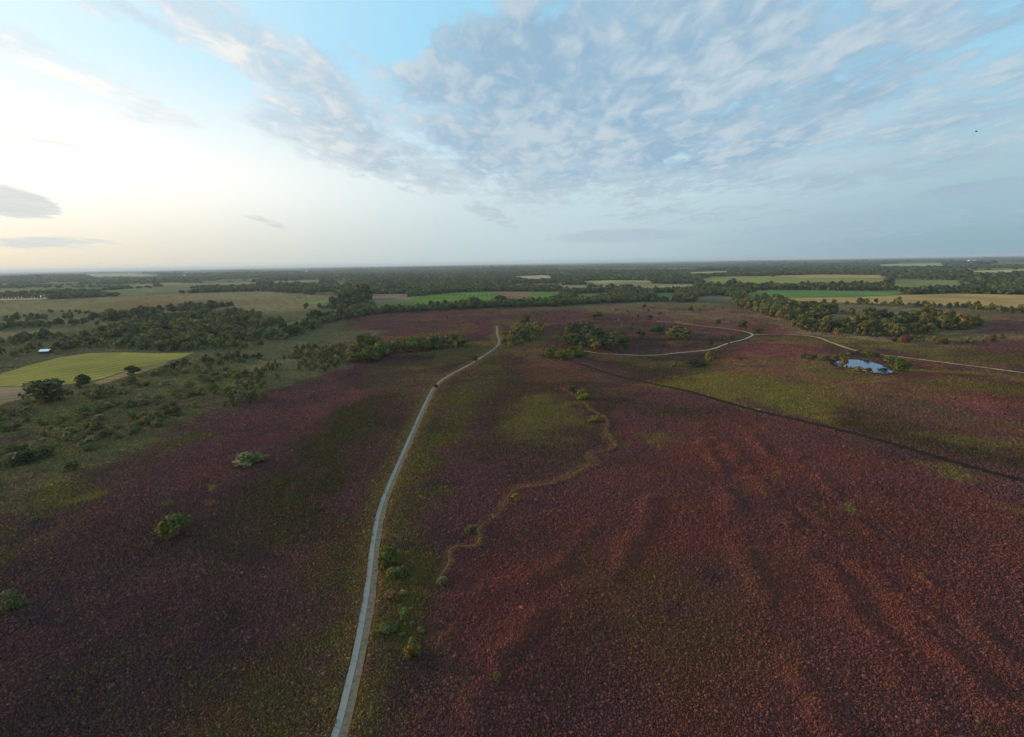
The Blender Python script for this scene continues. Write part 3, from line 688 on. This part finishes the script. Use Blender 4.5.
one(trees, 678, 339, 26, 'green', 'broad green tree, wider of the two lone clumps inside the sandy loop', .5)
one(trees, 640, 339, 9, 'dark', 'small dark tree standing between the copse and the lone clumps', 1.0)
one(trees, 709, 365, 9, 'autumn', 'slim orange-yellow tree just below the sandy path', 1.6)  # leaf colour holds the orange sunlight on this tree
one(trees, 743, 329, 10, 'green', 'small round tree above the hairpin of the sandy path', .8)
one(trees, 757, 333, 11, 'dark', 'low dark purple-green tree beside the hairpin of the sandy path', .5)
one(trees, 718, 325, 6, 'dark', 'tiny dark tree on the pink heath beyond the sandy loop', .9)
one(trees, 596, 319, 14, 'olive', 'low olive tree alone on the heath behind the copse', .5)
wood([(540, 358), (555, 361), (575, 361), (592, 359), (588, 353), (560, 352), (545, 353)], 7, 5, ['green', 'olive', 'bright'],
     'low leafy bush between the copse and the start of the ditch', 'bushes between copse and ditch', 10, .35, 14, bushes)
wood([(735, 306), (775, 319), (800, 331), (835, 335), (880, 337), (905, 338.5), (950, 332), (981, 327), (980, 324), (930, 319), (880, 322), (850, 315), (800, 307), (760, 299)], 9.5, 9.5, ['dark', 'green', 'green', 'olive', 'olive'],
     'rounded tree in the wood above the grassy lane and pond', 'trees of the wood above the pond', 12, .36, 70)
one(trees, 965, 329, 17, 'autumn', 'yellow-lit round tree near the right end of the wood above the pond', .7)  # yellow sunlight painted in through the leaf colour
wood([(800, 304), (860, 305), (900, 307), (960, 310), (1024, 315), (1090, 321), (1090, 316), (1024, 311), (960, 307.5), (900, 304.8), (850, 303.6)], 13, 8, ['dark', 'olive', 'green'],
     'round hedgerow tree along the near edge of the golden field', 'trees along the near edge of the golden field', 13, .32, 40, hx=0)
wood([(690, 291), (780, 291), (860, 291), (960, 292), (1090, 295), (1090, 290), (960, 288), (860, 286), (780, 287), (700, 287)], 12, 10, ['dark', 'dark', 'green'],
     'dark tree in the wide hedgerow behind the golden field', 'trees of the hedgerow behind the golden field', 14, .36, 60)
wood([(560, 304), (600, 303), (690, 302), (735, 300), (765, 293), (700, 289), (640, 290), (590, 290), (560, 298)], 11, 7, ['dark', 'green'],
     'dark tree in the broad wood at the far edge of the heath', 'trees of the wood at the far edge of the heath', 15, .52, 60)
wood([(840, 357), (860, 356), (884, 358), (880, 355.5), (860, 353.5), (842, 353)], 5, 2.8, ['dark', 'green'],
     'dark reedy bush along the far bank of the pond', 'bushes on the far bank of the pond', 16, 0, 20, bushes)
one(bushes, 843.5, 368, 8, 'autumn', 'yellow-brown willow bush standing before the left end of the pond', 1.35)
one(bushes, 834, 361, 9, 'olive', 'olive bush at the left tip of the pond', .7)
one(bushes, 858, 371.5, 9, 'olive', 'left one of the low olive bushes on the near bank of the pond', .6)
one(bushes, 867, 372.6, 8, 'autumn', 'right one of the low bushes on the near bank of the pond', .55)
one(bushes, 900, 372, 15, 'bright', 'bright yellow-green bush at the right end of the pond', .75)
one(bushes, 890, 362, 14, 'bright', 'yellow-green low bush behind the right half of the pond', .4)
one(bushes, 884, 370.6, 8, 'dark', 'dark reed clump standing in the water at the right of the pond', .3)
one(bushes, 868, 357, 5, 'bright', 'small upright green bush behind the middle of the pond', 1.3)
wood([(890, 345), (925, 344), (960, 345), (1005, 342), (1000, 338), (950, 340), (920, 339), (895, 341)], 9, 4.5, ['olive', 'autumn', 'green', 'rust'],
     'low bush in the loose row between the lane and the wood above the pond', 'bushes between lane and wood', 17, .46, 26, bushes)
wood([(800, 360), (815, 350), (835, 352), (845, 357), (830, 362)], 8, 3.5, ['green', 'olive'],
     'low bush on the yellow grass left of the pond', 'bushes left of the pond', 18, .46, 16, bushes)
wood([(505, 345), (520, 312), (600, 308), (720, 306), (775, 325), (745, 345), (640, 352), (560, 340)], 24, 3.2, ['green', 'dark', 'olive', 'autumn'],
     'small lone bush dotted over the heath around the sandy path', 'small bushes dotted over the heath by the sandy path', 31, .50, 50, bushes)
wood([(380, 338), (420, 320), (495, 312), (520, 312), (510, 322), (480, 330)], 24, 3.2, ['green', 'dark', 'olive'],
     'small bush dotted over the heath behind the separate tree belt', 'small bushes behind the separate tree belt', 32, .50, 50, bushes)
wood([(800, 372), (900, 378), (1024, 392), (1060, 420), (940, 400), (820, 390)], 20, 1.8, ['olive', 'autumn', 'green'],
     'low scrub bush in the red heather in front of the pond', 'low bushes in the red heather before the pond', 33, .54, 40, bushes)
wood([(830, 364), (842, 359.6), (862, 359), (876, 362), (894, 369), (896, 374), (884, 375), (862, 372.6), (846, 369)], 2.6, 1.5, ['olive', 'green', 'bright'],
     'small reedy tuft at the edge of the pond', 'reedy tufts at the edge of the pond', 34, .46, 10, bushes)
# rough scrub and young birches on the left
wood([(-30, 412), (30, 402), (100, 386), (150, 372), (210, 358), (250, 356), (262, 368), (258, 398), (205, 425), (110, 455), (0, 510), (-30, 520)], 8.0, 3.5, ['olive', 'olive', 'pale', 'pale', 'bright', 'green'],
     'low bush of the rough scrub between meadow and purple heath', 'bushes of the scrub below the meadow', 19, .50, 24, bushes, 1.2, 215)
wood([(205, 402), (250, 376), (296, 350), (345, 344), (342, 366), (292, 386), (262, 404), (225, 408)], 6.2, 5.2, ['olive', 'green', 'pale', 'autumn'],
     'slim young birch in the loose growth left of the heath belt', 'young birches left of the heath belt', 20, .40, 30, saplings)
wood([(140, 372), (200, 356), (262, 353), (260, 362), (200, 372)], 9, 4.5, ['dark', 'green'],
     'small dark bush in the line along the far edge of the scrub', 'bushes along the far edge of the scrub', 22, .52, 25, bushes)
one(bushes, 45, 402, 35, 'green', 'large dark oval bush beside the pale stubble strip', .5)
one(bushes, 83, 388, 13, 'dark', 'dark round bush beside the near edge of the meadow, next to the oval bush', .85)
one(bushes, 133, 375, 13, 'dark', 'dark low bush where the straw strip runs along the meadow', .6)
one(bushes, 176, 539, 29, 'olive', 'lone round olive bush amid the dark purple heather', .86)
one(bushes, 248, 465, 34, 'pale', 'wide pale grey-green bush flat on the purple heather', .3)
one(bushes, 26, 463, 24, 'dark', 'flat dark bush on the grass above the purple heather', .4)
one(bushes, 90, 450, 14, 'pale', 'pale round bush on the grass above the purple heather', .8)
one(bushes, 13, 608, 15, 'pale', 'pale bush at the grassy margin of the darkest heather', .9)
one(bushes, 35, 522, 8, 'bright', 'small bright tuft on the grass strip by the dark heather', .5)
one(bushes, 390, 566, 21, 'bright', 'leafy green bush close to the sandy side of the white path', .95)
one(bushes, 395, 578, 14, 'bright', 'lower green bush just in front of the leafy one by the white path', .8)
one(bushes, 404, 577, 9, 'pale', 'pale upright bush right of the leafy green ones by the path', 1.3)
one(bushes, 391, 598, 16, 'rust', 'rust-brown low bush by the white path below the leafy green ones', .5)
one(bushes, 404, 620, 12, 'bright', 'small round yellow-green bush topping the dark green patch by the path', .9)
one(bushes, 388, 632, 22, 'green', 'low dark green bush close to the bend of the white path', .45)
one(bushes, 413, 626, 7, 'green', 'tiny green bush right of the low dark green one', .7)
one(bushes, 373, 637, 7, 'pale', 'pale straw tuft right against the sandy track', .9)
one(bushes, 414, 655, 19, 'autumn', 'loose yellow bush in the grass strip right of the path', .9)
one(bushes, 443, 586, 11, 'pale', 'pale brown bush at the lower end of the winding footpath', .9)
one(bushes, 471, 533, 11, 'pale', 'pale bush on the inside of the winding footpath', .8)
one(bushes, 516, 501, 11, 'autumn', 'orange-yellow bush on the bend of the winding footpath', .8)
one(bushes, 497, 683, 7, 'pale', 'pale wispy bush alone in the lower red heather', 1.5)
wood([(384, 552), (412, 556), (430, 600), (428, 660), (400, 665), (378, 640), (380, 590)], 5.5, 1.1, ['bright', 'olive', 'green', 'pale', 'rust'],
     'small low bush in the green strip along the sandy side of the path', 'small bushes in the strip beside the path', 41, .45, 9, bushes)
one(bushes, 583, 399, 17, 'bright', 'green bush at the upper end of the winding footpath', .6)
one(bushes, 571, 392, 10, 'green', 'dark green bush above the winding footpath', .7)
one(bushes, 596, 421, 14, 'autumn', 'yellow low bush along the upper bends of the winding footpath', .5)
one(bushes, 674, 367, 8, 'bright', 'small green bush below the sandy path, left of the slim orange tree', .8)
one(bushes, 695, 366, 20, 'dark', 'low dark hedge-like bush left of the slim orange tree', .3)
one(bushes, 436, 388, 5, 'dark', 'small dark bush at the bend of the white path', .8)
one(bushes, 475, 361, 6, 'dark', 'small dark bush on the left edge of the white path', .8)
one(bushes, 650, 320, 6, 'dark', 'tiny dark bush beside the faint far end of the sandy path', .8)
# slim roadside row far left
for k in range(15):
    x, y = at(-2 + 3.2 * k, 300.2 - .06 * k); trees.append((x, y, 13 + random.uniform(-2, 2), .55, 'autumn', 'slim brownish tree in the even row before the pale field', 'row of slim trees before the pale field'))

# individuals: those that show largest; the rest go into the woodland mass
def view_size(t): return t[2] / math.hypot(t[0], t[1], CAM_H)
rest = []
def place_trees(lst, name, cat, cap, slim=False):
    lst.sort(key=lambda t: (t[6] is not None and 'row of slim' not in t[6], -view_size(t)))
    roots = {}
    for i, (x, y, h, wd, st, lab, grp) in enumerate(lst):
        if i >= cap: rest.append((x, y, h, wd, st)); continue
        k = i % 3; key = (st, k); z = hgt(x, y)
        if key not in roots:
            r = bpy.data.objects.new(name, None); C.objects.link(r); cm, tm = tree_parts(st, k, slim)
            tk = obj('trunk', tm, None, r); cr = obj('crown', cm, None, r); roots[key] = (r, tk, cr)
        else:
            s = roots[key]; r = s[0].copy(); C.objects.link(r)
            for ch in s[1:]: c2 = ch.copy(); C.objects.link(c2); c2.parent = r
        for kk in ('label', 'group', 'category'):
            if kk in r: del r[kk]
        r.location = (x, y, z - .1); r.scale = (h * wd, h * wd, h); r.rotation_euler = (0, 0, random.uniform(0, 6.28))
        tag(r, lab, cat, grp)
place_trees(trees, 'tree', 'tree', 300)
place_trees(saplings, 'birch_sapling', 'sapling', 140, True)
bushes.sort(key=lambda t: (t[6] is not None, -view_size(t)))
srest = []
for i, (x, y, h, wd, st, lab, grp) in enumerate(bushes):
    if i >= 300: rest.append((x, y, h, wd, st)); continue
    o = obj('shrub', shrub_mesh(st, i % 3)); o.location = (x, y, hgt(x, y) - .1); o.scale = (h * wd, h * wd, h); o.rotation_euler = (0, 0, random.uniform(0, 6.28))
    tag(o, lab, 'shrub', grp)
print('TREES', len(trees), 'BUSHES', len(bushes), 'SAPLINGS', len(saplings), 'REST', len(rest), 'TUSSOCKS', N)

# ------------------------------------------------------------------ woodland mass: the trees beyond the nearest ones, out to the skyline
LOD = []
for k in range(6): LOD.append(crown(900 + k, 85, 1, .48, .10, .15, 8, .12, GREEN))
FARL = []
for k in range(6): FARL.append(crown(950 + k, 36, 1, .60, -.05, .26, 5, .0, GREEN))
def merge(items, lod, VV, FF, CC):
    """items: rows x, y, z, horizontal size, height, tint r g b"""
    items = np.array(items); ids = rng.integers(0, len(lod), len(items))
    for k, (v, f, c) in enumerate(lod):
        it = items[ids == k]
        if not len(it): continue
        a = rng.uniform(0, 6.28, len(it)); ca, sa = np.cos(a), np.sin(a)
        vx = (v[None, :, 0] * ca[:, None] - v[None, :, 1] * sa[:, None]) * it[:, 3:4] + it[:, 0:1]
        vy = (v[None, :, 0] * sa[:, None] + v[None, :, 1] * ca[:, None]) * it[:, 3:4] + it[:, 1:2]
        vz = v[None, :, 2] * it[:, 4:5] + it[:, 2:3]
        off = sum(len(q) for q in VV)
        VV.append(np.stack([vx, vy, vz], -1).reshape(-1, 3)); CC.append((c[None] * it[:, None, 5:8]).reshape(-1, 3))
        FF.append((f[None] + (np.arange(len(it)) * len(v))[:, None, None]).reshape(-1, 4) + off)
VV, FF, CC = [], [], []
gm = np.mean(GREEN, axis=0)
its = []
for x, y, h, wd, st in rest:
    c = np.mean(STY[st], axis=0) / gm * math.exp(random.gauss(0, .15)); its.append((x, y, -.1, h * wd, h, *c))
if its: merge(its, LOD, VV, FF, CC)
# far woods by noise, with the open moor and the fields kept clear
OPEN = [ZMOOR, world_poly([(270, 300), (330, 292), (345, 297), (330, 304), (280, 308)]), world_poly([(560, 306), (640, 302), (730, 303), (770, 318), (560, 330)])]
WOODS = [world_poly(p) for p in ([(10, 292), (10, 277), (60, 275), (128, 278), (130, 290), (60, 294)], [(150, 293), (160, 278), (250, 275), (330, 276), (340, 289), (250, 291)],
         [(345, 291), (350, 270), (512, 268), (512, 290.5), (440, 291)], [(512, 291), (512, 280), (580, 285), (640, 283), (700, 284), (700, 276), (560, 270), (512, 272), (512, 291)],
         [(730, 275), (740, 267), (880, 263), (1024, 266), (1024, 268), (960, 272), (880, 274)], [(885, 279), (900, 274), (1100, 274), (1100, 292), (1024, 291), (965, 284), (940, 279)])]
its = []
for r0, r1 in [(1050, 1500), (1500, 2250)] + list(zip(*(lambda g: (g[:-1], g[1:]))(np.geomspace(2250, 16000, 14)))):
    s = 9.5 if r1 <= 1500 else 11.0 if r1 <= 2250 else .0062 * (r0 + r1) / 2
    na = int(1.85 * (r0 + r1) / 2 / s); nr_ = max(1, int((r1 - r0) / s))
    a, r = np.meshgrid((np.arange(na) + .5) / na * 1.85 - .925, r0 + (np.arange(nr_) + .5) / nr_ * (r1 - r0))
    a = a.ravel() + rng.uniform(-.5, .5, a.size) * 1.85 / na; r = r.ravel() + rng.uniform(-.5, .5, r.size) * s
    x, y = r * np.sin(a), r * np.cos(a)
    n_ = np.where(r > 2600, fbm(x * .5, y * .42, 620, 201, 4), fbm(x * .55, y, 420, 201, 4))
    hedge = (np.abs(fbm(x * .45, y * .8, 380, 401, 3) - .5) < .0045 + r * 2e-7) & (r < 5000)
    inw = np.zeros(x.shape, bool)
    for P in WOODS: inw |= inside(x, y, P)
    k = (n_ > np.where(inw, np.where(r > 2600, .43, .38), np.where(r > 3000, .49, .535))) | hedge
    for P in OPEN: k &= ~inside(x, y, P)
    for f, P in FW:
        for u in (1.0, 1.05, 1.09, 1.13): k &= sdf(x * u, y * u, P) < -s * .3
    x, y, r = x[k], y[k], r[k]
    g = np.exp(rng.normal(0, .2, len(x))); hgt_ = np.clip(10.5 * np.exp(rng.normal(0, .22, len(x))), 5, 19)
    g *= .88; col = np.stack([g * rng.uniform(.68, 1.05, len(x)), g * .95, g * 1.2], 1)
    wdt = s * rng.uniform(.95, 1.35, len(x)); hgt_ = np.minimum(hgt_, np.maximum(6, wdt * 1.1)); hgt_ = hgt_ * (1 + sstep(r, 3500, 7000) * (1.6 * sstep(fbm(x * .6, y * .3, 900, 311, 3), .45, .75) - .25))
    rows = np.c_[x, y, np.zeros(len(x)) - .2, wdt, hgt_, col]
    merge(rows, LOD if r1 <= 1500 else FARL, VV, FF, CC)
V = np.concatenate(VV); F = np.concatenate(FF); cc = np.concatenate(CC)
wl = obj('woodland', mesh_np('woodland', V, F, cc), M_wood)
tag(wl, 'dark woods and tree belts reaching away to the hazy skyline', 'woodland', kind='stuff')
print('WOOD faces', len(F))

# ------------------------------------------------------------------ buildings, turbine, bird
import bmesh
def box(bm, x0, x1, y0, y1, z0, z1):
    r = bmesh.ops.create_cube(bm, size=1.0)
    for v in r['verts']: v.co = Vector(((x0 + x1) / 2 + v.co.x * (x1 - x0), (y0 + y1) / 2 + v.co.y * (y1 - y0), (z0 + z1) / 2 + v.co.z * (z1 - z0)))
def bm_obj(name, bm, m, parent):
    me_ = bpy.data.meshes.new(name); bm.to_mesh(me_); bm.free(); me_.materials.append(m)
    return obj(name, me_, None, parent)
def gable(name, L, Wd, H, RH, wm, rm, label, cat, px, py, rz, windows=2):
    t = bpy.data.objects.new(name, None); C.objects.link(t); x, y = at(px, py); t.location = (x, y, .1); t.rotation_euler = (0, 0, rz); tag(t, label, cat)
    b = bmesh.new(); box(b, -L / 2, L / 2, -Wd / 2, Wd / 2, -.3, H)
    for sx_ in (-L / 2, L / 2):
        v = [b.verts.new((sx_, yy, zz_)) for yy, zz_ in ((-Wd / 2, H), (Wd / 2, H), (0, H + RH))]; b.faces.new(v)
    bm_obj('wall', b, wm, t)
    b = bmesh.new(); o_ = .4
    for s in (-1, 1):
        pts = [(-L / 2 - o_, s * (Wd / 2 + o_), H - o_ * RH / (Wd / 2)), (L / 2 + o_, s * (Wd / 2 + o_), H - o_ * RH / (Wd / 2)), (L / 2 + o_, 0, H + RH), (-L / 2 - o_, 0, H + RH)]
        lo = [b.verts.new((p_[0], p_[1], p_[2] + .02)) for p_ in pts]; hi = [b.verts.new((p_[0], p_[1], p_[2] + .2)) for p_ in pts]
        b.faces.new(lo); b.faces.new(hi[::-1])
        for i in range(4): b.faces.new((lo[i], lo[(i + 1) % 4], hi[(i + 1) % 4], hi[i]))
    bm_obj('roof', b, rm, t)
    b = bmesh.new(); box(b, -.6, .6, -Wd / 2 - .06, -Wd / 2 + .02, 0, min(2.1, H - .2)); bm_obj('door', b, M_dark, t)
    for i in range(windows):
        for s in (-1, 1):
            xx = s * L * (.2 + .22 * i / max(1, windows - .5)); b = bmesh.new(); box(b, xx - .6, xx + .6, -Wd / 2 - .05, -Wd / 2 + .02, H * .4, H * .4 + 1.1); bm_obj('window', b, M_glass, t)
    return t
gable('shed', 8, 6, 2.6, 1.5, M_dark, M_roofw, 'dark low shed with a gleaming white roof beside the meadow', 'shed', 46, 353.5, .15, 1)
gable('farmhouse', 16, 10, 5, 3, M_white, M_roofw, 'white house at the end of the row of slim trees', 'house', 44, 298.2, .1)
gable('farmhouse', 30, 14, 8, 4, M_white, M_roof, 'pale farmhouse in the mist below the skyline, left of two', 'house', 157, 276.6, .2)
gable('farmhouse', 34, 14, 8, 5, M_white, M_roofw, 'pale farmhouse in the mist below the skyline, right of two', 'house', 185, 276.4, -.1)
gable('greenhouse', 90, 40, 8, 4, M_white, M_roofw, 'long white greenhouse on the left skyline', 'greenhouse', 305, 271.8, .05)
gable('greenhouse', 110, 40, 8, 4, M_white, M_roofw, 'long white greenhouse in the haze on the right skyline', 'greenhouse', 972, 260.8, .05)
gable('farmhouse', 14, 9, 4, 3, M_white, M_roof, 'small pale farmhouse between hedgerow and bright green pasture', 'house', 748, 291.5, .3)

t = bpy.data.objects.new('wind_turbine', None); C.objects.link(t); x, y = at(251.5, 272.2); t.location = (x, y, 0); tag(t, 'white wind turbine standing alone above the hazy woods', 'wind turbine')
b = bmesh.new(); bmesh.ops.create_cone(b, cap_ends=True, segments=16, radius1=3.0, radius2=1.8, depth=72, matrix=Matrix.Translation((0, 0, 36))); bm_obj('tower', b, M_steel, t)
b = bmesh.new(); box(b, -2.2, 2.2, -6, 4, 71, 75.5); bmesh.ops.bevel(b, geom=list(b.edges), offset=.8, segments=2); bm_obj('nacelle', b, M_steel, t)
for k in range(3):
    b = bmesh.new(); prof = [(0, 1.0), (5, 2.2), (16, 1.6), (30, .7), (34, .2)]; prev = None
    for rr, wdt in prof:
        ringv = [b.verts.new((px_ * wdt, -6.6 + py_ * wdt * .25, rr)) for px_, py_ in ((-1, 0), (0, -1), (1, 0), (0, 1))]
        if prev:
            for i in range(4): b.faces.new((prev[i], prev[(i + 1) % 4], ringv[(i + 1) % 4], ringv[i]))
        else: b.faces.new(ringv)
        prev = ringv
    b.faces.new(prev[::-1]); bm_obj('blade', b, M_steel, t); bl = t.children[-1]
    bl.matrix_local = Matrix.Translation((0, 0, 73.2)) @ Matrix.Rotation(rad(30 + 120 * k), 4, 'Y')

d = Fw + Rr * ((976.5 - 512) / FPX) + Ur * ((368.5 - 131.5) / FPX); d.normalize(); bp = Vector((0, 0, CAM_H)) + d * 170
me_ = bpy.data.meshes.new('bird'); ob = obj('bird', me_, None, None, bp)
sv = [(-.22, 0, 0), (0, 0, 0), (.18, 0, .01), (.32, 0, .0), (0.02, .25, .10), (-.05, .52, .04), (0.02, -.25, .10), (-.05, -.52, .04)]
me_.from_pydata(sv, [(0, 1), (1, 2), (2, 3), (1, 4), (4, 5), (1, 6), (6, 7)], [])
md = ob.modifiers.new('skin', 'SKIN')
for i, r_ in enumerate((.02, .08, .07, .03, .05, .015, .05, .015)): me_.skin_vertices[0].data[i].radius = (r_, r_ * .5 if i > 3 else r_) if me_.skin_vertices else (r_, r_)
me_.materials.append(M_feather); ob.rotation_euler = (.3, 0, 2.0)
tag(ob, 'dark bird gliding high against the clouds', 'bird')

# ------------------------------------------------------------------ haze
hb = bmesh.new(); box(hb, -64000, 64000, -64000, 64000, -2.5, 140)
hm, T = mat('thin_haze'); vol = T.n('ShaderNodeVolumePrincipled'); vol.inputs['Color'].default_value = (.57, .68, .80, 1); vol.inputs['Density'].default_value = 4.2e-5; vol.inputs['Anisotropy'].default_value = .15
o = T.n('ShaderNodeOutputMaterial'); T.nt.links.new(vol.outputs[0], o.inputs['Volume'])
hz = bm_obj('haze', hb, hm, None); tag(hz, kind='stuff')
